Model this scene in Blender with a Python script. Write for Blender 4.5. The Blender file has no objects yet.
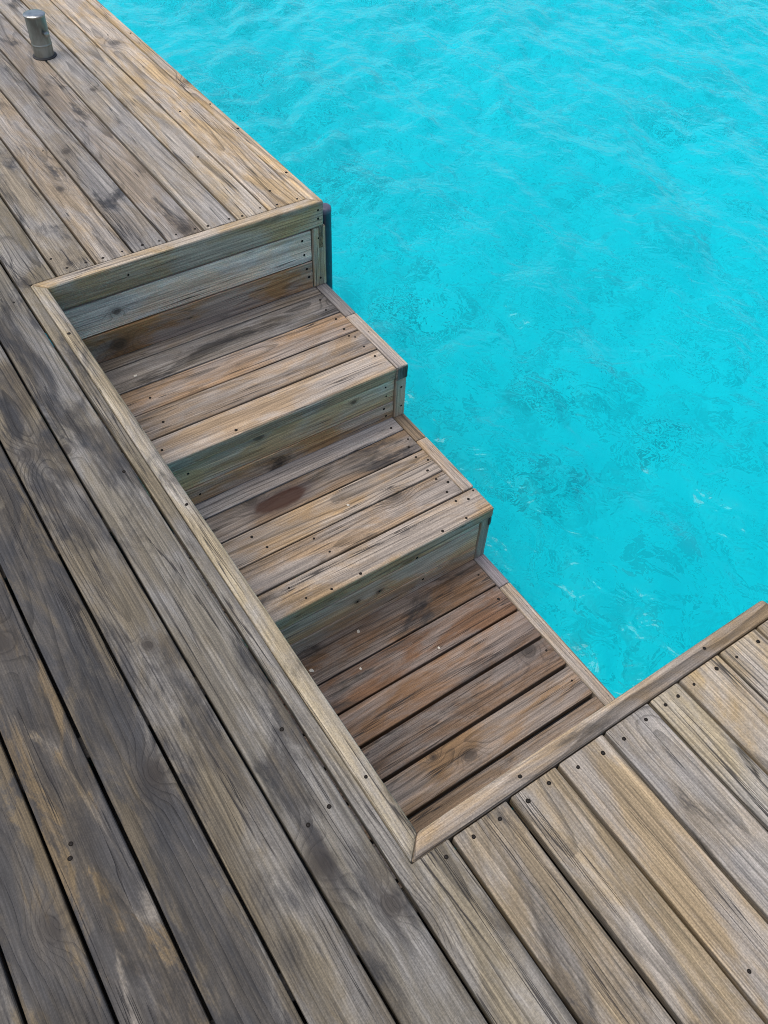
import bpy, bmesh, math, random
import numpy as np
from mathutils import Vector, Matrix, Euler

random.seed(11)
MNEE = True
SC = bpy.context.scene
COL = SC.collection
PI = math.pi

# ------------------------------------------------------------------ materials
def new_mat(name):
    m = bpy.data.materials.new(name)
    m.use_nodes = True
    nt = m.node_tree
    nt.nodes.clear()
    return m, nt

class G:
    """small helper that wires shader nodes"""
    def __init__(s, nt): s.nt = nt
    def n(s, t, **k):
        nd = s.nt.nodes.new(t)
        for a, b in k.items(): setattr(nd, a, b)
        return nd
    def put(s, sock, v):
        if isinstance(v, bpy.types.NodeSocket): s.nt.links.new(v, sock)
        elif v is not None: sock.default_value = v
    def math(s, op, a, b=None, c=None, clamp=False):
        nd = s.n('ShaderNodeMath', operation=op, use_clamp=clamp)
        s.put(nd.inputs[0], a)
        if b is not None: s.put(nd.inputs[1], b)
        if c is not None: s.put(nd.inputs[2], c)
        return nd.outputs[0]
    def vmul(s, v, xyz):
        nd = s.n('ShaderNodeVectorMath', operation='MULTIPLY')
        s.put(nd.inputs[0], v); s.put(nd.inputs[1], xyz); return nd.outputs[0]
    def vadd(s, v, xyz):
        nd = s.n('ShaderNodeVectorMath', operation='ADD')
        s.put(nd.inputs[0], v); s.put(nd.inputs[1], xyz); return nd.outputs[0]
    def noise(s, v, scale=1.0, detail=3.0, rough=.5, dist=0.0, dim='3D', w=None):
        nd = s.n('ShaderNodeTexNoise', noise_dimensions=dim)
        s.put(nd.inputs['Vector'], v); s.put(nd.inputs['Scale'], scale)
        s.put(nd.inputs['Detail'], detail); s.put(nd.inputs['Roughness'], rough)
        s.put(nd.inputs['Distortion'], dist)
        if w is not None: s.put(nd.inputs['W'], w)
        return nd.outputs[0]
    def step(s, v, a, b, lo=0.0, hi=1.0):
        nd = s.n('ShaderNodeMapRange', interpolation_type='SMOOTHSTEP')
        s.put(nd.inputs[0], v); s.put(nd.inputs[1], a); s.put(nd.inputs[2], b)
        s.put(nd.inputs[3], lo); s.put(nd.inputs[4], hi); return nd.outputs[0]
    def mix(s, f, a, b, blend='MIX'):
        nd = s.n('ShaderNodeMix', data_type='RGBA', blend_type=blend)
        s.put(nd.inputs[0], f); s.put(nd.inputs[6], a); s.put(nd.inputs[7], b)
        return nd.outputs[2]
    def white(s, w):
        nd = s.n('ShaderNodeTexWhiteNoise', noise_dimensions='1D')
        s.put(nd.inputs['W'], w); return nd.outputs[0]

def wood_material(name='weathered_wood', knots=(), splits=(), wet=()):
    """weathered timber: tone = object colour, alpha = how far the board has gone dark, seed = pass index"""
    m, nt = new_mat(name); g = G(nt)
    out = g.n('ShaderNodeOutputMaterial'); bs = g.n('ShaderNodeBsdfPrincipled')
    nt.links.new(bs.outputs[0], out.inputs[0])
    tc = g.n('ShaderNodeTexCoord').outputs['Object']
    oi = g.n('ShaderNodeObjectInfo')
    seed = oi.outputs['Object Index']; tone = oi.outputs['Color']; dark = oi.outputs['Alpha']
    r1 = g.white(g.math('MULTIPLY', seed, 1.37)); r2 = g.white(g.math('MULTIPLY_ADD', seed, 2.11, 5.3))
    r3 = g.white(g.math('MULTIPLY_ADD', seed, .73, 9.1)); r4 = g.white(g.math('MULTIPLY_ADD', seed, 3.17, 2.4))
    off = g.n('ShaderNodeCombineXYZ')
    g.put(off.inputs[0], g.math('MULTIPLY', r1, 60.)); g.put(off.inputs[1], g.math('MULTIPLY', r2, 40.)); g.put(off.inputs[2], g.math('MULTIPLY', r3, 50.))
    p = g.vadd(tc, off.outputs[0])
    sx = g.n('ShaderNodeSeparateXYZ'); g.put(sx.inputs[0], tc); X, Y, Z = sx.outputs
    # knots, about one every metre of board
    pk = g.vadd(p, g.n('ShaderNodeCombineXYZ').outputs[0])
    wob = g.n('ShaderNodeTexNoise'); g.put(wob.inputs['Vector'], p); g.put(wob.inputs['Scale'], 14.); g.put(wob.inputs['Detail'], 3.)
    wv = g.vmul(g.vadd(wob.outputs['Color'], (-.5, -.5, -.5)), (.03, .02, .02))
    vor = g.n('ShaderNodeTexVoronoi', voronoi_dimensions='2D'); g.put(vor.inputs['Vector'], g.vmul(g.vadd(p, wv), (.75, 1., 1.))); g.put(vor.inputs['Scale'], 2.3)
    kd = g.math('DIVIDE', vor.outputs['Distance'], 2.3)
    ksel = g.step(vor.outputs['Color'], .52, .62)
    kf = g.math('MULTIPLY', g.math('EXPONENT', g.math('MULTIPLY', g.math('POWER', g.math('DIVIDE', kd, .05), 2.), -1.)), ksel)
    kc = g.math('MULTIPLY', g.step(kd, .020, .012), ksel)
    kr = g.math('MULTIPLY', g.math('MULTIPLY', g.step(kd, .030, .021), g.step(kd, .014, .021)), ksel)
    pw = g.vadd(tc, wv)
    for (lx, ly, kr_) in knots:
        nd = g.n('ShaderNodeVectorMath', operation='LENGTH')
        g.put(nd.inputs[0], g.vmul(g.vadd(pw, (-lx, -ly, 0)), (.72, 1., 0.)))
        dd = nd.outputs['Value']
        kf = g.math('MAXIMUM', kf, g.math('EXPONENT', g.math('MULTIPLY', g.math('POWER', g.math('DIVIDE', dd, kr_ * 2.), 2.), -1.)))
        kc = g.math('MAXIMUM', kc, g.step(dd, kr_, kr_ * .6))
        kr = g.math('MAXIMUM', kr, g.math('MULTIPLY', g.step(dd, kr_ * 1.35, kr_), g.step(dd, kr_ * .75, kr_)))
    # growth rings cut along the board
    n1 = g.math('SUBTRACT', g.noise(g.vmul(p, (1.3, 2., 2.)), 1., 2.), .5)
    n2 = g.math('SUBTRACT', g.noise(g.vmul(g.vadd(p, (31., 7., 3.)), (.7, 1., 1.)), 1., 1.), .5)
    n3 = g.math('SUBTRACT', g.noise(g.vmul(p, (5., 30., 30.)), 1., 3.), .5)
    yy = g.math('ADD', g.math('ADD', Y, g.math('MULTIPLY', n1, .045)), g.math('MULTIPLY', g.math('SUBTRACT', r1, .5), .17))
    zz = g.math('ADD', g.math('ADD', Z, g.math('MULTIPLY', n2, .075)), g.math('MULTIPLY_ADD', r2, .10, .015))
    rr = g.math('SQRT', g.math('ADD', g.math('POWER', yy, 2.), g.math('POWER', zz, 2.)))
    rr = g.math('ADD', rr, g.math('MULTIPLY', kf, .035))
    rr = g.math('ADD', rr, g.math('MULTIPLY', n3, .0035))
    per = g.math('MULTIPLY_ADD', r4, .006, .0075)
    ph = g.math('FRACT', g.math('DIVIDE', rr, per))
    late = g.math('MULTIPLY', g.step(ph, .60, .93), g.step(ph, 1.0, .96))
    ringstr = g.noise(g.vmul(p, (1.1, 7., 7.)), 1., 3.)
    late = g.math('MULTIPLY', late, g.step(ringstr, .32, .62, .15, 1.))
    # fibres and cracks
    f1 = g.noise(g.vmul(p, (7., 260., 260.)), 1., 2., .6)
    f2 = g.noise(g.vmul(p, (1.6, 120., 120.)), 1., 3., .6, .2)
    f3 = g.noise(p, 240., 2., .6)
    cn = g.noise(g.vmul(g.vadd(p, (3., 9., 1.)), (1.0, 48., 48.)), 1., 2., .5, .3)
    crack = g.math('MULTIPLY', g.step(g.math('ABSOLUTE', g.math('SUBTRACT', cn, .5)), .016, .003),
                   g.step(g.noise(g.vmul(p, (2.5, 14., 14.)), 1., 3.), .48, .60))
    for (ax, ay, bx, by) in splits:
        d = Vector((bx - ax, by - ay)); L = d.length; d /= L
        rel = g.vadd(g.vadd(tc, g.vmul(wv, (.3, .3, 0.))), (-ax, -ay, 0))
        def dot(v):
            nd = g.n('ShaderNodeVectorMath', operation='DOT_PRODUCT'); g.put(nd.inputs[0], rel); g.put(nd.inputs[1], v); return nd.outputs['Value']
        u_ = dot((d.x, d.y, 0)); v_ = g.math('ABSOLUTE', dot((-d.y, d.x, 0)))
        ln = g.math('MULTIPLY', g.step(v_, .0022, .0010), g.math('MULTIPLY', g.step(u_, 0, .004), g.step(u_, L, L * .55)))
        crack = g.math('MAXIMUM', crack, ln)
    # weathering: bare tan wood, silver grey, ochre scuffs, blue-black mould
    w1 = g.noise(g.vmul(p, (2.6, 8., 8.)), 1., 8., .66, .5)
    w2 = g.noise(g.vmul(g.vadd(p, (11., 2., 8.)), (2.1, 6.5, 6.5)), 1., 8., .66, .7)
    w3 = g.noise(g.vmul(g.vadd(p, (1., 21., 5.)), (3.6, 12., 12.)), 1., 8., .68, .5)
    hsv = g.n('ShaderNodeHueSaturation'); g.put(hsv.inputs['Saturation'], .55); g.put(hsv.inputs['Value'], 1.02); g.put(hsv.inputs['Color'], tone)
    silver = g.mix(.15, hsv.outputs[0], (.27, .265, .26, 1), 'MIX')
    warm = g.n('ShaderNodeHueSaturation'); g.put(warm.inputs['Saturation'], 1.0); g.put(warm.inputs['Value'], .98); g.put(warm.inputs['Color'], tone)
    col = g.mix(g.step(w1, .40, .60), silver, warm.outputs[0])
    # long tonal streaks
    lng = g.noise(g.vmul(p, (.9, 26., 26.)), 1., 4., .55, .2)
    col = g.mix(1., col, g.mix(g.step(lng, .34, .66), (.76, .76, .76, 1), (1.13, 1.12, 1.09, 1)), 'MULTIPLY')
    # mould
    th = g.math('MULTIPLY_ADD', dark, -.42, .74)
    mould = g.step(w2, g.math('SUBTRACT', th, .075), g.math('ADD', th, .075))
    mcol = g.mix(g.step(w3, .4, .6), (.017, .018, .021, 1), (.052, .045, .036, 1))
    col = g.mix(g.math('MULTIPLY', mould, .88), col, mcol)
    edge = g.step(g.math('ABSOLUTE', Y), .030, .066)
    ochre = g.math('MULTIPLY', g.step(g.math('MULTIPLY_ADD', edge, .075, w3), .55, .64), g.math('MULTIPLY', dark, 1.05))
    ochre = g.math('MULTIPLY', ochre, g.step(w1, .36, .48))
    ocol = g.mix(1., tone, (.84, .76, .60, 1), 'MULTIPLY')
    col = g.mix(g.math('MULTIPLY', ochre, .58, clamp=True), col, ocol)
    # grain over everything
    gr = g.math('MULTIPLY_ADD', late, -.52, 1.08)
    gr = g.math('MULTIPLY', gr, g.step(f1, .30, .70, .74, 1.22))
    gr = g.math('MULTIPLY', gr, g.step(f2, .30, .70, .82, 1.14))
    gr = g.math('MULTIPLY', gr, g.step(f3, .25, .75, .80, 1.20))
    gv = g.n('ShaderNodeCombineColor')
    for i in range(3): g.put(gv.inputs[i], gr)
    col = g.mix(1., col, gv.outputs[0], 'MULTIPLY')
    col = g.mix(g.math('MULTIPLY', kf, .5), col, (.034, .027, .022, 1))
    col = g.mix(g.math('MULTIPLY', kc, .55), col, (.020, .016, .013, 1))
    col = g.mix(g.math('MULTIPLY', kr, .45), col, (.03, .025, .02, 1))
    col = g.mix(g.math('MULTIPLY', crack, .85), col, (.022, .019, .017, 1))
    rgh = g.step(w1, .3, .7, .52, .74)
    for (lx, ly, rx, ry) in wet:
        nd = g.n('ShaderNodeVectorMath', operation='LENGTH')
        g.put(nd.inputs[0], g.vmul(g.vadd(g.vadd(tc, g.vmul(wv, (2.5, 1.5, 0.))), (-lx, -ly, 0)), (1 / rx, 1 / ry, 0.)))
        wm = g.step(nd.outputs['Value'], 1.1, .75); halo = g.step(nd.outputs['Value'], 1.7, .9)
        col = g.mix(g.math('MULTIPLY', halo, .45), col, (.045, .035, .040, 1))
        col = g.mix(g.math('MULTIPLY', wm, .80), col, (.034, .010, .004, 1))
        rgh = g.math('SUBTRACT', rgh, g.math('MULTIPLY', wm, .15))
    g.put(bs.inputs['Base Color'], col)
    g.put(bs.inputs['Roughness'], rgh)
    g.put(bs.inputs['Specular IOR Level'], .30)
    h = g.math('MULTIPLY', late, .55)
    h = g.math('ADD', h, g.math('MULTIPLY', f1, .45)); h = g.math('ADD', h, g.math('MULTIPLY', f2, .8))
    h = g.math('SUBTRACT', h, g.math('MULTIPLY', crack, 1.6)); h = g.math('SUBTRACT', h, g.math('MULTIPLY', kr, .8))
    h = g.math('ADD', h, g.math('MULTIPLY', w1, .8))
    bp = g.n('ShaderNodeBump'); g.put(bp.inputs['Strength'], .75); g.put(bp.inputs['Distance'], .0014); g.put(bp.inputs['Height'], h)
    nt.links.new(bp.outputs[0], bs.inputs['Normal'])
    return m

def simple_mat(name, col, rough=.5, metal=0., nscale=40., var=.25, bump=.0, spec=.5, stretch=(1, 1, 1)):
    m, nt = new_mat(name); g = G(nt)
    out = g.n('ShaderNodeOutputMaterial'); bs = g.n('ShaderNodeBsdfPrincipled'); nt.links.new(bs.outputs[0], out.inputs[0])
    tc = g.n('ShaderNodeTexCoord').outputs['Object']
    nz = g.noise(g.vmul(tc, stretch), nscale, 5., .6, .3)
    lo = tuple(c * (1 - var) for c in col) + (1,); hi = tuple(min(1, c * (1 + var)) for c in col) + (1,)
    g.put(bs.inputs['Base Color'], g.mix(g.step(nz, .3, .7), lo, hi))
    g.put(bs.inputs['Metallic'], metal); g.put(bs.inputs['Roughness'], g.step(nz, .3, .7, rough * .8, min(1, rough * 1.2)))
    g.put(bs.inputs['Specular IOR Level'], spec)
    if bump:
        bp = g.n('ShaderNodeBump'); g.put(bp.inputs['Strength'], .6); g.put(bp.inputs['Distance'], bump); g.put(bp.inputs['Height'], nz)
        nt.links.new(bp.outputs[0], bs.inputs['Normal'])
    return m

WOOD = wood_material()
HOLE_SHADE = simple_mat('screw_hole_shade', (.012, .010, .008), .9, 0, 300., .4, 0, .1)  # shade inside the screw hole, painted as a near-black colour
SCREW = simple_mat('rusty_screw', (.014, .011, .009), .7, .2, 400., .5)
STEEL = simple_mat('brushed_steel', (.36, .37, .35), .36, 1., 18., .28, .0006, stretch=(1, 1, .25))
STEELD = simple_mat('tarnished_steel', (.27, .275, .25), .5, 1., 30., .35, .0006, stretch=(1, 1, .25))
RUBBER = simple_mat('dark_sealant', (.015, .015, .016), .7, 0, 60., .4)
NAVY = simple_mat('navy_plastic', (.022, .030, .050), .38, 0, 30., .3, .0004)
NAVYCAP = simple_mat('grey_plastic_cap', (.085, .085, .12), .45, 0, 40., .3, .0004)
CHIP = simple_mat('shell_white', (.52, .49, .42), .6, 0, 200., .15)

# ------------------------------------------------------------------ mesh helpers
def link(name, me, parent=None, mat=None):
    o = bpy.data.objects.new(name, me); COL.objects.link(o)
    if parent: o.parent = parent
    if mat:
        me.materials.clear(); me.materials.append(mat)
    return o

def empty(name, loc, label, cat, group=None):
    o = bpy.data.objects.new(name, None); COL.objects.link(o)
    o.location = loc; o.empty_display_size = .1
    o['label'] = label; o['category'] = cat
    if group: o['group'] = group
    return o

def prism_mesh(poly, z0, z1, bev=.004, jit=.0010, segs=2, seglen=.22, rs=None):
    """vertical prism over a 2D outline (counter-clockwise), long edges slightly uneven, all edges eased"""
    rs = rs or random.Random(1)
    pts = []
    n = len(poly)
    for i in range(n):
        a = Vector(poly[i]); b = Vector(poly[(i + 1) % n]); L = (b - a).length
        pts.append((a.x, a.y))
        if L > seglen * 1.8 and jit > 0:
            k = int(L / seglen); d = (b - a) / L; nn = Vector((d.y, -d.x))
            for j in range(1, k):
                q = a + d * (L * j / k) + nn * rs.uniform(-jit, jit)
                pts.append((q.x, q.y))
    bm = bmesh.new()
    vs = [bm.verts.new((x, y, z0)) for x, y in pts]
    f = bm.faces.new(vs); f.normal_update()
    if f.normal.z > 0: f.normal_flip()
    r = bmesh.ops.extrude_face_region(bm, geom=[f])
    tv = [v for v in r['geom'] if isinstance(v, bmesh.types.BMVert)]
    bmesh.ops.translate(bm, verts=tv, vec=(0, 0, z1 - z0))
    bm.normal_update()
    if bev > 0:
        es = []
        for e in bm.edges:
            if len(e.link_faces) == 2 and e.calc_face_angle(0) > math.radians(20): es.append(e)
        bmesh.ops.bevel(bm, geom=es, offset=bev, offset_type='OFFSET', segments=segs, profile=.5, affect='EDGES', clamp_overlap=True)
    bmesh.ops.recalc_face_normals(bm, faces=bm.faces)
    me = bpy.data.meshes.new('m'); bm.to_mesh(me); bm.free()
    return me

SEED = [100]
def features(o, feats):
    inv = WM[o.name].inverted(); kn, sp, we = [], [], []
    for f in feats:
        if f[0] == 'knot': q = inv @ Vector(f[1:4]); kn.append((q.x, q.y, f[4]))
        elif f[0] == 'split': a = inv @ Vector((f[1], f[2], 0)); b = inv @ Vector((f[3], f[4], 0)); sp.append((a.x, a.y, b.x, b.y))
        elif f[0] == 'wet': q = inv @ Vector(f[1:4]); we.append((q.x, q.y, f[4], f[5]))
    o.data.materials.clear(); o.data.materials.append(wood_material('weathered_wood_knotted', kn, sp, we))
WM = {}            # world matrix of every board (kept by hand: nothing is evaluated yet)
def place(o, M, parent):
    WM[o.name] = M.copy()
    L = M.copy()
    if parent: L.translation = M.translation - parent.location
    o.matrix_local = L
def finish(o, tone, dark, seed=None):
    SEED[0] += 1
    o.color = (*tone, dark)
    o.pass_index = seed if seed is not None else SEED[0]
    return o

def vary(t, a=.10, rs=random):
    k = 1 + rs.uniform(-a, a); w = rs.uniform(-a, a) * .35
    return (t[0] * k * (1 + w), t[1] * k, t[2] * k * (1 - w))

def board(name, parent, x0, x1, y0, y1, z0, z1, tone, dark=.2, along='x', bev=.004, jit=.0010, seed=None, tilt=.0, label=None):
    """axis-aligned board; the object's own X runs along the grain, its Z out of the wide face"""
    c = Vector(((x0 + x1) / 2, (y0 + y1) / 2, (z0 + z1) / 2)); d = Vector((x1 - x0, y1 - y0, z1 - z0))
    rs = random.Random(int(abs(x0 * 1000) + abs(y0 * 7000) + abs(z0 * 300)) + 5)
    if along == 'x':   R = Matrix.Identity(3); L, W, T = d.x, d.y, d.z
    elif along == 'y': R = Matrix(((0, -1, 0), (1, 0, 0), (0, 0, 1))); L, W, T = d.y, d.x, d.z
    elif along == 'yr':  # riser: grain along y, face towards +x, width up
        R = Matrix(((0, 0, 1), (1, 0, 0), (0, 1, 0))); L, W, T = d.y, d.z, d.x
    elif along == 'xr':  # grain along x, face towards -y... width up
        R = Matrix(((1, 0, 0), (0, 0, -1), (0, 1, 0))); L, W, T = d.x, d.z, d.y
    elif along == 'z':   # post: grain up, face towards +x
        R = Matrix(((0, 0, 1), (0, 1, 0), (-1, 0, 0))); L, W, T = d.z, d.y, d.x
    me = prism_mesh([(-L / 2, -W / 2), (L / 2, -W / 2), (L / 2, W / 2), (-L / 2, W / 2)], -T / 2, T / 2, bev, jit, rs=rs)
    o = link(name, me, parent, WOOD)
    M = R.to_4x4(); M.translation = c
    if tilt: M = M @ Matrix.Rotation(tilt, 4, 'X')
    place(o, M, parent)
    if label: o['label'] = label
    return finish(o, tone, dark, seed)

def poly_board(name, parent, poly, z0, z1, tone, dark=.2, along='x', bev=.004, jit=.0010, seed=None, label=None):
    xs = [q[0] for q in poly]; ys = [q[1] for q in poly]
    cx, cy = (min(xs) + max(xs)) / 2, (min(ys) + max(ys)) / 2
    if along == 'x': pl = [(x - cx, y - cy) for x, y in poly]
    else: pl = [(y - cy, -(x - cx)) for x, y in poly]
    T = z1 - z0
    me = prism_mesh(pl, -T / 2, T / 2, bev, jit, rs=random.Random(int(abs(cx * 999) + abs(cy * 555))))
    o = link(name, me, parent, WOOD)
    M = Matrix.Identity(4) if along == 'x' else Matrix(((0, -1, 0, 0), (1, 0, 0, 0), (0, 0, 1, 0), (0, 0, 0, 1)))
    M.translation = Vector((cx, cy, (z0 + z1) / 2))
    place(o, M, parent)
    if label: o['label'] = label
    return finish(o, tone, dark, seed)

def lathe_mesh(prof, n=32, smooth=True):
    bm = bmesh.new(); rings = []
    for r, z in prof:
        if r < 1e-6: rings.append([bm.verts.new((0, 0, z))])
        else: rings.append([bm.verts.new((r * math.cos(2 * PI * i / n), r * math.sin(2 * PI * i / n), z)) for i in range(n)])
    for a, b in zip(rings[:-1], rings[1:]):
        for i in range(n):
            j = (i + 1) % n
            if len(a) == 1: bm.faces.new((a[0], b[j], b[i])) if len(b) > 1 else None
            elif len(b) == 1: bm.faces.new((a[i], a[j], b[0]))
            else: bm.faces.new((a[i], a[j], b[j], b[i]))
    bmesh.ops.recalc_face_normals(bm, faces=bm.faces)
    if smooth:
        for f in bm.faces: f.smooth = True
    me = bpy.data.meshes.new('m'); bm.to_mesh(me); bm.free()
    if smooth: me.set_sharp_from_angle(angle=math.radians(40))
    return me

# screws: flat near-black ring paints the shade of a countersink, dull head inside
def screw_mesh():
    bm = bmesh.new(); n = 14
    def ring(r, z, wob=0):
        return [bm.verts.new((r * (1 + wob * random.uniform(-1, 1)) * math.cos(2 * PI * i / n), r * (1 + wob * random.uniform(-1, 1)) * math.sin(2 * PI * i / n), z)) for i in range(n)]
    a = ring(.0072, -.002, .10); b = ring(.0070, .0005, .10); c = ring(.0036, .0003); d = ring(.0030, .0006)
    for p, q in ((a, b), (b, c)):
        for i in range(n):
            bm.faces.new((p[i], p[(i + 1) % n], q[(i + 1) % n], q[i])).material_index = 0
    for i in range(n): bm.faces.new((c[i], c[(i + 1) % n], d[(i + 1) % n], d[i])).material_index = 1
    bm.faces.new(d).material_index = 1
    # cross slot of the head, its shade painted as flat dark bars
    for ang in (.3, .3 + PI / 2):
        ca, sa = math.cos(ang), math.sin(ang)
        q = [bm.verts.new((x * ca - y * sa, x * sa + y * ca, .0011)) for x, y in ((-.0028, -.0005), (.0028, -.0005), (.0028, .0005), (-.0028, .0005))]
        bm.faces.new(q).material_index = 0
    bmesh.ops.recalc_face_normals(bm, faces=bm.faces)
    me = bpy.data.meshes.new('screw'); bm.to_mesh(me); bm.free()
    me.materials.append(HOLE_SHADE); me.materials.append(SCREW)
    return me
SCREWS = [screw_mesh() for _ in range(4)]

def screw(parent, world, face='z'):
    """seat a screw in a board: world = point on the board's face"""
    o = bpy.data.objects.new('screw', random.choice(SCREWS)); COL.objects.link(o)
    o.parent = parent
    s = random.uniform(.55, .82)
    M = Matrix.Diagonal((s * random.uniform(.9, 1.1), s, 1, 1))
    M = Matrix.Rotation(random.uniform(0, 6), 4, 'Z') @ M
    if face == 'x': M = Matrix.Rotation(PI / 2, 4, 'Y') @ M
    M.translation = Vector((0, 0, 0))
    W = Matrix.Translation(Vector(world)) @ M
    o.matrix_local = WM[parent.name].inverted() @ W
    return o

def lin(r, g, b):
    f = lambda c: (c / 255 / 12.92) if c <= 10 else ((c / 255 + .055) / 1.055) ** 2.4
    return (f(r), f(g), f(b))

# ------------------------------------------------------------------ layout (metres; deck top is z = 0)
LX = 2.292                 # length of the stair notch
TN = .048                  # width of the strip round the notch
H1, H2, H3 = .402, .682, .990
X1, X2 = .632, 1.256
YT, WT = 1.153, .055
WATER = -1.36
BED = -3.0
XA, XB = -4.2, 4.3         # ends of the deck

ALB = .72
def T(r, g, b): return tuple(c * ALB * k for c, k in zip(lin(r, g, b), (1.01, .985, .925)))
TAN = T(172, 150, 120); TANL = T(186, 165, 134); GREY = T(150, 144, 136); GREYB = T(142, 138, 136)
BROWN = T(146, 120, 96); BROWND = T(128, 98, 74); OLIVE = T(136, 128, 104); PALE = T(182, 184, 178); DARK = T(104, 100, 96)

deck = empty('wooden_deck', (0, 0, 0), 'weathered grey timber boat deck of long screwed boards around the stair notch', 'deck')

DZ = -.034
g2 = .0042                                     # half a gap
UPB = []                                        # boards that can take screws: (object, x0,x1,y0,y1)
def dboard(x0, x1, y0, y1, tone, dark, **k):
    o = board('deck_board', deck, x0, x1, y0, y1, DZ + random.uniform(-.001, 0), 0, tone, dark, **k)
    UPB.append((o, x0, x1, y0, y1)); return o

# long boards on the walkway side of the notch
LG = [-.0904, -.2364, -.3817, -.5284, -.6771, -.8198, -.966, -1.112, -1.258]
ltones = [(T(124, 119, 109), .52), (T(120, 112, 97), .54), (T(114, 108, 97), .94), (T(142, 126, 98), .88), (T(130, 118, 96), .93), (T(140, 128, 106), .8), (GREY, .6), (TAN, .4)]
lfeat = {0: [('knot', 2.235, -.214, 0, .024), ('knot', 2.385, -.128, 0, .017), ('knot', .80, -.228, 0, .012)], 1: [('knot', 1.55, -.30, 0, .010)],
         2: [('knot', 1.86, -.42, 0, .020)], 3: [('knot', 1.35, -.60, 0, .022)], 4: [('knot', 2.050, -.722, 0, .019)]}
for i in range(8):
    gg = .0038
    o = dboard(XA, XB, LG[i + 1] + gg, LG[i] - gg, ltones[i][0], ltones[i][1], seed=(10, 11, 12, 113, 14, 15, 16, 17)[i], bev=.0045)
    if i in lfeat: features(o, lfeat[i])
# the wide board cut out around the notch strip
yN0, yN1 = LG[0] + .0045, .052 - g2
k = .0012
o = poly_board('deck_board', deck, [(XA, yN0), (XB, yN0), (XB, yN1), (LX + TN + k, yN1), (LX + TN + k, -TN - k), (-TN - k, -TN - k), (-TN - k, yN1), (XA, yN1)],
               DZ, 0, T(138, 129, 111), .36, seed=31, bev=.003, label='notched deck board running past the stair opening')
UPB.append((o, XA, XB, yN0, yN1))
features(o, [('split', -.040, -.050, -.30, -.088), ('split', 2.338, -.026, 2.62, -.006), ('knot', 3.2, -.02, 0, .016)])

# boards of the upper arm
UG = [.0533, .2001, .3457, .4844, .6363, .7828, .9214]
utones = [(T(150, 140, 124), .34), (T(166, 150, 128), .26), (T(140, 132, 122), .44), (T(152, 140, 126), .30), (T(166, 156, 142), .22), (T(180, 162, 134), .12), (T(194, 170, 134), .06)]
for i in range(7):
    y1 = UG[i + 1] - g2 if i < 6 else 1.0905
    o = dboard(XA, -TN - .003, UG[i] + g2, y1, utones[i][0], utones[i][1], seed=40 + i)
    ft = {0: [('knot', -.105, .120, 0, .011)], 1: [('knot', -.62, .27, 0, .013)], 2: [('knot', -.9, .40, 0, .016)], 4: [('knot', -1.4, .72, 0, .012)]}
    if i in ft: features(o, ft[i])
o = poly_board('edge_strip', deck, [(XA, 1.0935), (-TN - .001, 1.0935), (-.002, 1.1455), (XA, 1.1455)], -.05, .001, T(200, 174, 134), .04, seed=52, bev=.006, label='pale tan strip along the water edge')
UPB.append((o, XA, 0, 1.0935, 1.146))
# boards of the near arm
QG = [.0506, .2121, .3554, .502, .6497, .7515, .8975, 1.0402]
qg = [.0070, .0066, .0056, .0052, .0045, .0042, .0042]
qtones = [(T(152, 138, 116), .40), (T(160, 144, 118), .30), (T(170, 152, 124), .22), (T(166, 156, 142), .26), (T(168, 156, 132), .16), (T(176, 156, 122), .14), (T(178, 160, 130), .12), (T(184, 166, 138), .1)]
for i in range(8):
    y0 = QG[i] + (qg[i] if i < 7 else .0042)
    y1 = QG[i + 1] - qg[min(i + 1, 6)] if i < 7 else 1.140
    dboard(LX + TN + .004, XB, y0, y1, qtones[i][0], qtones[i][1], seed=60 + i)

# strip around the notch, mitred at the corners
sl = poly_board('notch_strip', deck, [(-TN, -TN), (LX + TN, -TN), (LX, -.0), (0, 0)], -.045, .002, T(168, 156, 132), .42, seed=71, bev=.007, label='light tan strip along the walkway side of the stairs')
su = poly_board('notch_strip', deck, [(-TN, -TN + .0008), (-.0, .0008), (0, 1.1455), (-TN, 1.0935)], -.112, .002, T(182, 158, 120), .14, along='y', seed=72, bev=.008, label='olive grey fascia strip above the top riser')
sr = poly_board('notch_strip', deck, [(LX + .0006, .0006), (LX + TN, -TN), (LX + TN, 1.135), (LX, 1.123)], -.112, .002, T(168, 146, 116), .16, along='y', seed=73, bev=.008, label='brown strip along the near side of the stairs')
UPB += [(sl, -TN, LX + TN, -TN, 0), (su, -TN, 0, 0, 1.146), (sr, LX, LX + TN, 0, 1.13)]
# skirts below the edges
board('fascia_board', deck, XA, -.002, 1.120, 1.142, -.215, -.052, T(150, 130, 100), .3, along='xr')
board('fascia_board', deck, LX + .02, XB, 1.112, 1.136, -.205, -.036, T(150, 130, 100), .3, along='xr')
board('fascia_board', deck, LX + .006, LX + .030, .0, 1.11, -.40, -.114, T(130, 116, 92), .4, along='yr')
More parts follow.
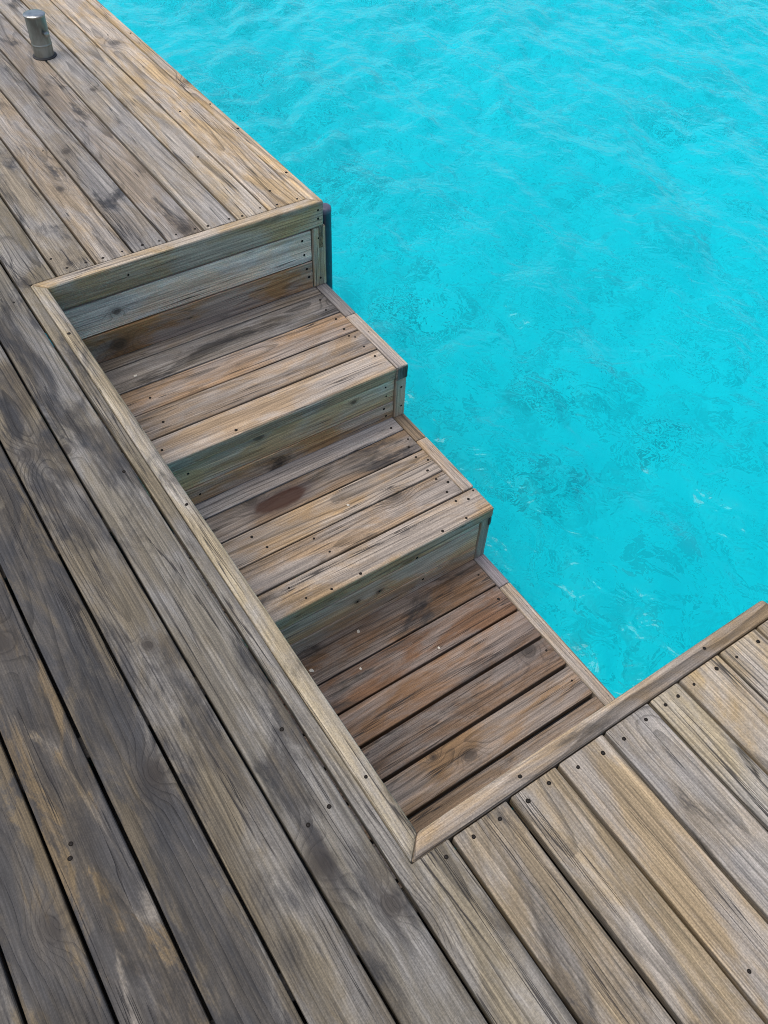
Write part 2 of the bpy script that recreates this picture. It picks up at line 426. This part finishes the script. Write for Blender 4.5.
# framing under the boards
for xj in (-3.6, -3.0, -2.4, -1.8, -1.2, -.6, -.12):
    board('joist', deck, xj - .03, xj + .03, -1.26, 1.09, -.20, DZ - .004, T(38, 36, 34), .9, along='y', jit=0)
for xj in (.5, 1.1, 1.7):
    board('joist', deck, xj - .03, xj + .03, -1.26, -.06, -.20, DZ - .004, T(38, 36, 34), .9, along='y', jit=0)
for xj in (2.39, 3.0, 3.6, 4.2):
    board('joist', deck, xj - .03, xj + .03, -1.26, 1.10, -.20, DZ - .004, T(38, 36, 34), .9, along='y', jit=0)
for yb in (-1.1, -.5, -.12):
    board('bearer', deck, XA + .05, XB - .05, yb - .05, yb + .05, -.36, -.226, T(38, 36, 34), .9, jit=0)
for yb in (.9,):
    board('bearer', deck, XA + .05, -.12, yb - .05, yb + .05, -.36, -.226, T(38, 36, 34), .9, jit=0)
    board('bearer', deck, LX + .08, XB - .05, yb - .05, yb + .05, -.36, -.226, T(38, 36, 34), .9, jit=0)
blackout = [(XA + .1, -1.25), (XB - .1, -1.25), (XB - .1, 1.05), (LX + .06, 1.05), (LX + .06, -.07), (-.06, -.07), (-.06, 1.05), (XA + .1, 1.05)]  # unseen dark sheet added so the board gaps stay black
poly_board('blackout_sheet', deck, blackout, -.222, -.2045, T(60, 56, 52), .9, bev=0, jit=0)
for x, y in ((-3.2, .9), (-1.0, .9), (3.9, .9), (-3.2, -1.1), (-.4, -1.1), (1.8, -1.1), (3.9, -1.1)):
    me = lathe_mesh([(.09, BED - .1), (.09, -.363), (0, -.363)], 24); o = link('pile', me, deck, WOOD); o.location = (x, y, 0); finish(o, DARK, .6)

UP = [(-0.165,0.071),(-0.081,0.101),(-0.078,0.172),(-0.074,0.236),(-0.077,0.312),(-0.078,0.394),(-0.071,0.459),(-0.078,0.532),(-0.077,0.611),(-0.070,0.663),(-0.073,0.756),(-0.066,0.810),(-0.082,0.899),(-0.176,0.995),(-0.070,0.970),(-0.066,1.060),(-0.269,1.125),(-0.715,1.128),(-0.990,1.126),(-0.993,0.975),(-0.575,0.864),(-0.952,0.318),(-1.956,1.015),(-1.917,1.125),(0.287,-0.028),(1.186,-0.020),(2.130,-0.027),(0.022,-0.128),(0.973,-0.119),(1.927,-0.129),(2.152,-0.190),(1.941,-0.642),(1.913,-0.630),(2.142,-0.131),(2.370,0.021),(2.368,0.096),(2.369,0.168),(2.372,0.246),(2.366,0.312),(2.374,0.393),(2.380,0.465),(2.381,0.531),(2.374,0.610),(2.372,0.678),(2.372,0.721),(2.371,0.778),(2.371,0.859),(2.376,0.928),(2.375,1.010),(2.372,1.065),(2.876,0.394),(2.319,0.266),(2.314,0.876)]
def seat(lst, boards, z):
    for x, y in lst:
        best = None
        for o, x0, x1, y0, y1 in boards:
            if x0 - .002 <= x <= x1 + .002 and y0 - .002 <= y <= y1 + .002: best = o
        if best: screw(best, (x, y, z + .0004 + (.002 if best.name.startswith(('notch', 'edge')) else 0)))
seat(UP, UPB, 0)

# ------------------------------------------------------------------ the stairs
stairs = empty('wooden_staircase', (0, 0, -H3), 'three step timber stairs going down towards the turquoise water in the deck notch', 'stairs')
TB = {1: [], 2: [], 3: []}
YI = YT - WT                                   # inner edge of the side trim
def tread(n, x0, x1, y1, z, tone, dark, th=.034, **k):
    o = board('tread_board', stairs, x0, x1, -.045, y1, z - th, z - random.uniform(0, .0012), tone, dark, along='y', **k)
    TB[n].append((o, x0, x1, -.045, y1)); return o
def trim(n, x0, x1, z, tone, dark, **k):
    o = board('side_trim', stairs, x0, x1, YI + .002, YT, z - .068, z + .001, tone, dark, bev=.005, **k)
    TB[n].append((o, x0, x1, YI, YT)); return o
# upper tread
e = .0030
tread(1, -.02, .0475 - e, YI, -H1, T(140, 128, 114), .30, seed=200)
tread(1, .0475 + e, .1998 - e, YI, -H1, T(136, 131, 127), .42, seed=201, label='dark grey tread board at the back of the upper step')
tread(1, .1998 + e, .3441 - e, YI, -H1, T(164, 138, 112), .30, seed=202)
tread(1, .3441 + e, .489 - e, YI, -H1, T(160, 140, 118), .26, seed=203)
tread(1, .489 + e, X1, YI, -H1, T(180, 158, 132), .14, th=.058, bev=.007, seed=204)
trim(1, -.05, .241, -H1, T(140, 132, 128), .35, seed=211, label='short grey piece of side trim on the upper step')
trim(1, .2425, X1 + .002, -H1, T(190, 168, 144), .10, seed=212)
# middle tread
tread(2, X1 - .02, .7073 - e, YI, -H2, T(170, 164, 162), .18, seed=221, label='pale grey strip at the foot of the middle riser')
stained = tread(2, .7073 + e, .8442 - e, YI, -H2, T(142, 122, 102), .32, seed=222, label='tread board with a wet dark brown stain')
features(stained, [('wet', .776, .462, -H2, .120, .044)])
tread(2, .8442 + e, .9871 - e, YI, -H2, T(170, 146, 116), .18, seed=223)
tread(2, .9871 + e, 1.1244 - e, YI, -H2, T(170, 148, 124), .26, seed=224)
tread(2, 1.1244 + e, X2, YT, -H2, T(178, 154, 124), .12, th=.058, bev=.007, seed=225)
trim(2, X1 - .03, .793, -H2, T(142, 126, 106), .4, seed=231)
trim(2, .7945, 1.1244 - e, -H2, T(186, 162, 132), .14, seed=232)
# lowest tread
c3 = [X2 - .03, 1.4017, 1.5424, 1.6914, 1.8384, 1.9883, 2.135, LX + .005]
g3 = [0, .0032, .0045, .006, .0065, .0075, .0065, 0]
t3 = [(T(126, 99, 76), .36), (T(126, 96, 74), .32), (T(142, 110, 82), .22), (T(132, 108, 88), .26), (T(152, 124, 94), .18), (T(142, 120, 98), .32), (T(150, 124, 98), .3)]
for i in range(7):
    o = tread(3, c3[i] + g3[i], c3[i + 1] - g3[i + 1], YI, -H3, t3[i][0], t3[i][1], seed=240 + i, th=.04)
    if i == 4: features(o, [('knot', 1.926, .561, -H3, .017), ('knot', 1.86, .45, -H3, .009)])
    if i == 2: features(o, [('knot', 1.66, .16, -H3, .014)])
board('blackout_sheet', stairs, X2 + .02, LX + .02, -.04, YI, -H3 - .062, -H3 - .0445, T(50, 46, 42), .9, along='y', jit=0, bev=0)  # dark sheet added below the lowest tread to blacken its gaps
trim(3, X2 - .03, 1.419, -H3, T(150, 144, 150), .2, seed=251, label='grey piece of side trim on the lowest step')
trim(3, 1.4205, LX + .01, -H3, T(184, 168, 150), .08, seed=252)
# risers
RB = []
rfe = {261: [('knot', 0, .221, -.196, .012)], 263: [('knot', 0, .47, -.475, .013), ('knot', 0, .9, -.5, .008)], 266: [('knot', 0, .521, -.846, .010), ('knot', 0, .622, -.855, .010)]}
def RT(t): return (min(.8, t[0] * 1.24), t[1] * 1.06, t[2] * 1.02)
def riser(xf, y0, y1, z0, z1, tone, dark, **k):
    o = board('riser_board', stairs, xf - .024, xf, y0, y1, z0, z1, RT(tone), dark, along='yr', bev=.003, **k)
    RB.append((o, xf, y0, y1, z0, z1))
    if k.get('seed') in rfe: features(o, rfe[k['seed']])
    return o
riser(-.012, -.04, 1.089, -.2665, -.124, T(226, 212, 192), .05, seed=261, label='pale silvery riser board under the top fascia')
riser(-.009, -.04, 1.089, -H1 + .001, -.2715, T(168, 138, 98), .28, seed=262, label='dark olive brown riser board above the upper step')
riser(X1 - .011, -.04, YI, -.588, -H1 - .064, T(206, 188, 152), .14, seed=263)
riser(X1 - .008, -.04, YI, -H2 + .001, -.590, T(184, 158, 118), .26, seed=264)
riser(X2 - .010, -.04, YI, -.775, -H2 - .063, T(198, 178, 142), .18, seed=265)
riser(X2 - .008, -.04, YI, -.900, -.777, T(200, 178, 146), .18, seed=266)
riser(X2 - .006, -.04, YI, -H3 + .001, -.902, T(190, 168, 138), .22, seed=267)
# corner posts at the water side
CP = []
def post(x, y0, y1, z0, z1, tone, dark, d=.05, **k):
    o = board('corner_post', stairs, x - d, x, y0, y1, z0, z1, RT(tone), dark, along='z', bev=.004, **k)
    CP.append((o, x, y0, y1, z0, z1)); return o
post(-.004, 1.093, YT + .002, -H1 + .001, -.116, T(180, 170, 136), .2, seed=271)
post(X1, YI + .002, YT - .002, -H2 + .001, -H1 - .07, T(176, 172, 156), .18, seed=272)
post(X2 - .004, YI + .002, YT - .004, -H3 + .001, -H2 - .06, T(172, 166, 144), .22, seed=273)
# dark end grain under the nosing corner
board('end_block', stairs, X1 + .0015, X1 + .0045, YI + .004, YT - .002, -H1 - .066, -H1 - .006, T(112, 104, 98), .45, along='z', bev=.001, jit=0, seed=275)
board('end_block', stairs, X2 - .02, X2 - .001, YT - .016, YT - .002, -H2 - .105, -H2 - .0605, T(84, 76, 66), .6, along='z', bev=.003, seed=274)
for (x0, x1, z) in ((-.03, X1 - .02, -H1), (X1 - .018, X2 - .02, -H2), (X2 - .018, LX + .02, -H3)):
    board('stringer', stairs, x0, x1, YI + .004, YT - .006, z - .30, z - .071, T(140, 124, 100), .4, along='xr', bev=.004)
    board('stringer', stairs, x0, x1, -.075, -.047, z - .30, z - .036, T(130, 116, 96), .5, along='xr', bev=.004)
for (x, z) in ((.3, -H1), (.95, -H2), (1.5, -H3), (2.1, -H3)):
    board('joist', stairs, x - .04, x + .04, -.04, YI - .01, z - .17, z - .068, DARK, .6, along='y', jit=0)
for (x, z) in ((1.30, -H3), (2.24, -H3)):
    for y in (.03, 1.06):
        board('leg', stairs, x - .04, x + .04, y - .04, y + .04, BED - .05, z - .163, T(110, 104, 90), .5, along='z', bev=.005)

T1 = [(0.160,1.051),(0.086,1.066),(0.235,1.055),(0.310,1.049),(0.379,1.060),(0.360,1.042),(0.451,1.058),(0.524,1.064),(0.278,0.191),(0.427,0.178),(0.558,0.114),(0.608,0.389),(0.063,1.125),(0.133,1.129),(0.266,1.126),(0.379,1.127),(0.524,1.123),(0.541,1.127)]
T2 = [(0.674,1.055),(0.766,1.079),(0.807,1.055),(0.869,1.047),(0.908,1.080),(0.955,1.044),(1.012,1.046),(1.050,1.077),(1.091,1.042),(1.148,1.044),(1.166,1.092),(1.140,1.136),(1.239,1.026),(1.242,0.910),(0.858,1.139),(0.880,0.282),(0.953,0.308),(1.096,0.494),(1.011,0.476),(1.228,0.315),(1.244,0.412),(1.158,0.285),(1.242,0.537)]
T3 = [(1.324,1.066),(1.462,1.061),(1.293,1.135),(1.549,1.138),(1.749,1.068),(1.901,1.064),(1.807,1.138),(1.898,1.137),(2.023,1.136)]
seat(T1, TB[1], -H1); seat(T2, TB[2], -H2); seat(T3, TB[3], -H3)
def seat_x(lst, boards):
    for y, z in lst:
        for o, xf, y0, y1, z0, z1 in boards:
            if y0 <= y <= y1 and z0 <= z <= z1: screw(o, (xf + .0004, y, z), 'x'); break
seat_x([(1.045,-.160),(1.052,-.229),(1.060,-.299),(1.069,-.342)], RB[:2])
seat_x([(1.055,-.494),(1.060,-.545),(1.049,-.609),(1.061,-.655),(.172,-.505),(.200,-.635)], RB[2:4])
seat_x([(.521,-.846),(.622,-.855),(.832,-.931),(.794,-.765)], RB[4:])
seat_x([(1.120,-.165),(1.126,-.208),(1.124,-.362)], CP[:1])
seat_x([(1.127,-.517),(1.132,-.624)], CP[1:2])
for y, z in ((1.119, -.034), (1.118, -.072), (.294, -.050)): screw(su, (.0004, y, z), 'x')

# ------------------------------------------------------------------ steel stub on the upper arm
stub = empty('steel_bollard', (-1.868, .650, 0), 'short grey steel mooring stub standing on the upper deck boards', 'bollard')
R = .048; HH = .192
link('post', lathe_mesh([(R, -.03), (R, .0525), (R, .055), (R + .0012, .0565), (R + .0012, .0625), (R, .064), (R, .0665), (R, HH - .012), (R, HH - .006)], 40), stub, STEELD)
link('cap', lathe_mesh([(R + .0025, HH - .0065), (R + .004, HH - .004), (R + .004, HH), (R + .001, HH + .003), (R * .7, HH + .0045), (0, HH + .005)], 40), stub, STEEL)
link('base_ring', lathe_mesh([(R + .0105, -.002), (R + .0105, .004), (R + .004, .0075), (R + .0004, .0078)], 40), stub, RUBBER)
bo = link('bolt', lathe_mesh([(.0085, 0), (.0085, .018), (.012, .0185), (.012, .026), (.009, .029), (0, .030)], 16), stub, STEEL)
dv = Vector((.95, .28, 0)).normalized()
bo.matrix_local = Matrix.Translation(dv * (R - .003) + Vector((0, 0, .118))) @ dv.to_track_quat('Z', 'Y').to_matrix().to_4x4()

# ------------------------------------------------------------------ dark pile at the outer corner
pile = empty('corner_pile', (-.0593, 1.180, 0), 'dark navy round pile behind the upper deck corner above the top step', 'pile')
link('shaft', lathe_mesh([(.032, BED - .1), (.032, -.086)], 32), pile, NAVY)
link('cap', lathe_mesh([(.033, -.0855), (.0332, -.074), (.030, -.066), (.022, -.061), (0, -.059)], 32), pile, NAVYCAP)

# ------------------------------------------------------------------ white flecks lying on the steps
def fleck(loc, s, label):
    bm = bmesh.new(); bmesh.ops.create_icosphere(bm, subdivisions=2, radius=1)
    for v in bm.verts:
        k = 1 + random.uniform(-.25, .25); v.co = Vector((v.co.x * s * k, v.co.y * s * .75 * k, v.co.z * s * .35 * k))
    me = bpy.data.meshes.new('m'); bm.to_mesh(me); bm.free()
    o = link('shell_chip', me, None, CHIP); o.location = (loc[0], loc[1], loc[2] + s * .28); o.rotation_euler = (0, 0, random.uniform(0, 6))
    o['label'] = label; o['category'] = 'shell chip'; o['group'] = 'white chips lying on the steps'
fleck((1.287, .502, -H3), .0075, 'white shell chip nearest the riser on the lowest step')
fleck((1.430, .421, -H3), .006, 'white shell chip beside the second gap of the lowest step')
fleck((1.337, .261, -H3), .0095, 'biggest white shell chip, beside the light walkway strip on the lowest step')
fleck((1.516, .724, -H3), .006, 'white shell chip nearest the water on the lowest step')
fleck((.941, .672, -H2), .0065, 'white shell chip in the middle of the middle step')
fleck((.133, .194, -H1), .007, 'white shell chip on the dark grey board of the upper step')

# ------------------------------------------------------------------ water
def wave_field(n, size, seed, slope):
    rng = np.random.default_rng(seed)
    k1 = np.fft.fftfreq(n, size / n) * 2 * np.pi
    kx, ky = np.meshgrid(k1, k1, indexing='ij'); k = np.hypot(kx, ky); k[0, 0] = 1
    lam = 2 * np.pi / k
    amp = k ** -2.1 * np.exp(-(lam / 1.5) ** 2) * np.exp(-(.10 / lam) ** 2)
    wd = np.array([.55, .83]); c = (kx * wd[0] + ky * wd[1]) / k
    amp *= .35 + c ** 2
    amp[0, 0] = 0
    ph = rng.normal(size=(n, n)) + 1j * rng.normal(size=(n, n))
    h = np.fft.ifft2(amp * ph).real
    gx = np.gradient(h, size / n, axis=0); gy = np.gradient(h, size / n, axis=1)
    return h * slope / np.sqrt((gx ** 2 + gy ** 2).mean())

def sheet(name, fn, x0, x1, y0, y1, n, far, mat):
    xs = np.linspace(x0, x1, n); ys = np.linspace(y0, y1, n)
    gx, gy = np.meshgrid(xs, ys, indexing='ij'); z = fn(gx, gy)
    co = np.stack([gx, gy, z], -1).reshape(-1, 3)
    idx = np.arange(n * n).reshape(n, n)
    q = np.stack([idx[:-1, :-1], idx[1:, :-1], idx[1:, 1:], idx[:-1, 1:]], -1).reshape(-1, 4)
    # outer ring reaching far out
    b = np.concatenate([idx[:, 0], idx[-1, 1:], idx[-2::-1, -1], idx[0, -2:0:-1]])
    cx, cy = (x0 + x1) / 2, (y0 + y1) / 2
    oc = co[b].copy(); d = oc[:, :2] - (cx, cy); oc[:, :2] = (cx, cy) + d * (far / np.abs(d).max()); oc[:, 2] = co[b, 2].mean()
    m0 = len(co); co = np.concatenate([co, oc]); nb = len(b); j = (np.arange(nb) + 1) % nb
    q2 = np.stack([b[j], b, m0 + np.arange(nb), m0 + j], -1)
    q = np.concatenate([q, q2])
    me = bpy.data.meshes.new(name); me.from_pydata(co.tolist(), [], q.tolist())
    me.polygons.foreach_set('use_smooth', np.ones(len(q), bool)); me.update()
    return link(name, me, None, mat)

NW = 600; SZ = 13.5
wf = wave_field(NW, SZ, 4, .17)
def wfn(gx, gy):
    n = gx.shape[0]
    ex = np.minimum(np.arange(n), np.arange(n)[::-1]) / 25.; w = np.clip(ex, 0, 1); w = w * w * (3 - 2 * w)
    return WATER + wf * w[:, None] * w[None, :]

m, nt = new_mat('sea_water'); g = G(nt)
out = g.n('ShaderNodeOutputMaterial')
gl = g.n('ShaderNodeBsdfPrincipled')
g.put(gl.inputs['Base Color'], (.004, .925, 1.0, 1)); g.put(gl.inputs['Transmission Weight'], 1.); g.put(gl.inputs['IOR'], 1.333); g.put(gl.inputs['Roughness'], 0.)
tp = g.n('ShaderNodeNewGeometry').outputs['Position']
rp = g.math('ADD', g.noise(g.vmul(tp, (1., 1., .0)), 9., 2., .5, .8), g.math('MULTIPLY', g.noise(g.vmul(tp, (1., 1., .0)), 27., 2., .5, .5), .14))
bp = g.n('ShaderNodeBump'); g.put(bp.inputs['Strength'], .8); g.put(bp.inputs['Distance'], .016); g.put(bp.inputs['Height'], rp)
nt.links.new(bp.outputs[0], gl.inputs['Normal'])
# light scattered back out of the water body itself
df = g.n('ShaderNodeBsdfDiffuse'); g.put(df.inputs['Color'], (.0, .80, .95, 1))
nt.links.new(bp.outputs[0], df.inputs['Normal'])
ms = g.n('ShaderNodeMixShader'); g.put(ms.inputs[0], .28); nt.links.new(gl.outputs[0], ms.inputs[1]); nt.links.new(df.outputs[0], ms.inputs[2])
nt.links.new(ms.outputs[0], out.inputs[0])
SEA = m
water = sheet('sea_water', wfn, -9.2, -9.2 + SZ, -1.8, -1.8 + SZ, NW, 160., SEA)
water['kind'] = 'structure'

m, nt = new_mat('pale_sand'); g = G(nt)
out = g.n('ShaderNodeOutputMaterial'); bs = g.n('ShaderNodeBsdfPrincipled'); nt.links.new(bs.outputs[0], out.inputs[0])
tp = g.n('ShaderNodeNewGeometry').outputs['Position']
a = g.noise(tp, .55, 4., .55, .4); b = g.noise(tp, 2.4, 3., .5, .8)
b2 = g.noise(tp, 6.5, 2., .5, 1.2); sp = g.noise(tp, 7.5, 2., .5, 1.4)
c = g.mix(g.step(a, .36, .64), (.78, .82, .78, 1), (.95, .95, .91, 1))
c = g.mix(g.math('MULTIPLY', g.step(b, .50, .66), .62), c, (.36, .42, .40, 1))
c = g.mix(g.math('MULTIPLY', g.step(b2, .56, .63), .55), c, (.14, .20, .20, 1))
# dark specks painted on the sand at set spots, imitating reflections on the ripples
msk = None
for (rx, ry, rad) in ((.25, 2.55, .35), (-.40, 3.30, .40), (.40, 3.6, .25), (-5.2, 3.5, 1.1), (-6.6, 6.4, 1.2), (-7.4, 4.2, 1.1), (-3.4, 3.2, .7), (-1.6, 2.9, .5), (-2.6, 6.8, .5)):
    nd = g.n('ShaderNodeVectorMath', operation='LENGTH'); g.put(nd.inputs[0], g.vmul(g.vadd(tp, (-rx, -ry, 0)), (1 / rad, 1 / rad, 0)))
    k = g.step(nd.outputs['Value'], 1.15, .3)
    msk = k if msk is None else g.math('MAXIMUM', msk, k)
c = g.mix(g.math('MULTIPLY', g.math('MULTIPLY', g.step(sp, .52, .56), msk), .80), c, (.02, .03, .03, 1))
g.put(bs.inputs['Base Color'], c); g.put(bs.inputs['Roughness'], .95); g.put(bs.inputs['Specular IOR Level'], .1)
SAND = m
def bfn(gx, gy):
    return BED + .06 * np.sin(gx * .9 + gy * .4) + .04 * np.sin(gx * -.6 + gy * 1.7) + .012 * np.sin(gx * 7 + 2 * np.sin(gy * 1.3))
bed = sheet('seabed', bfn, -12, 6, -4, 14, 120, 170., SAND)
bed['kind'] = 'structure'
if MNEE:
    water.cycles.is_caustics_caster = True; bed.cycles.is_caustics_receiver = True

# ------------------------------------------------------------------ light, sky, camera
SUN_AZ = Vector((-.46, -.89)); SUN_EL = math.radians(72)
sd = Vector((SUN_AZ.x * math.cos(SUN_EL), SUN_AZ.y * math.cos(SUN_EL), math.sin(SUN_EL))).normalized()
ld = bpy.data.lights.new('sun', 'SUN'); ld.energy = 1.5; ld.angle = math.radians(44); ld.color = (1., .93, .84)
ld.cycles.is_caustics_light = MNEE
sun = bpy.data.objects.new('sun', ld); COL.objects.link(sun); sun.location = (-6, -8, 14)
sun.rotation_euler = (-sd).to_track_quat('-Z', 'Y').to_euler()
w = bpy.data.worlds.new('World'); SC.world = w; w.use_nodes = True
nt = w.node_tree; bg = nt.nodes['Background']
sky = nt.nodes.new('ShaderNodeTexSky'); sky.sky_type = 'NISHITA'; sky.sun_disc = False
sky.sun_elevation = SUN_EL; sky.sun_rotation = math.atan2(sd.x, sd.y); sky.air_density = 1.0; sky.dust_density = 3.0; sky.ozone_density = 1.
nt.links.new(sky.outputs[0], bg.inputs[0]); bg.inputs[1].default_value = .13

cam = bpy.data.cameras.new('camera'); co = bpy.data.objects.new('camera', cam); COL.objects.link(co)
fw = Vector((-.51944822, .37565915, -.76749837)); rt = Vector((.55451543, .83156872, .03171908)); up = Vector((-.6501432, .40911327, .64026569))
M = Matrix((( rt.x, up.x, -fw.x, 2.7568), (rt.y, up.y, -fw.y, -.4664), (rt.z, up.z, -fw.z, 1.8492), (0, 0, 0, 1)))
co.matrix_world = M
cam.sensor_fit = 'VERTICAL'; cam.sensor_height = 36.; cam.lens = 848.779 * 36. / 1024.
cam.clip_start = .05; cam.clip_end = 600.
SC.camera = co
SC.view_settings.view_transform = 'Standard'; SC.view_settings.look = 'None'; SC.view_settings.exposure = .58; SC.view_settings.gamma = 1.
SC.cycles.use_denoising = True; SC.cycles.denoiser = 'OPENIMAGEDENOISE'; SC.cycles.denoising_input_passes = 'RGB_ALBEDO_NORMAL'; SC.cycles.denoising_prefilter = 'NONE'; SC.cycles.filter_width = 1.0
SC.cycles.max_bounces = 10; SC.cycles.diffuse_bounces = 3; SC.cycles.glossy_bounces = 3; SC.cycles.transmission_bounces = 6
SC.cycles.caustics_refractive = True; SC.cycles.caustics_reflective = False; SC.cycles.blur_glossy = .5
SC.cycles.sample_clamp_indirect = 2.
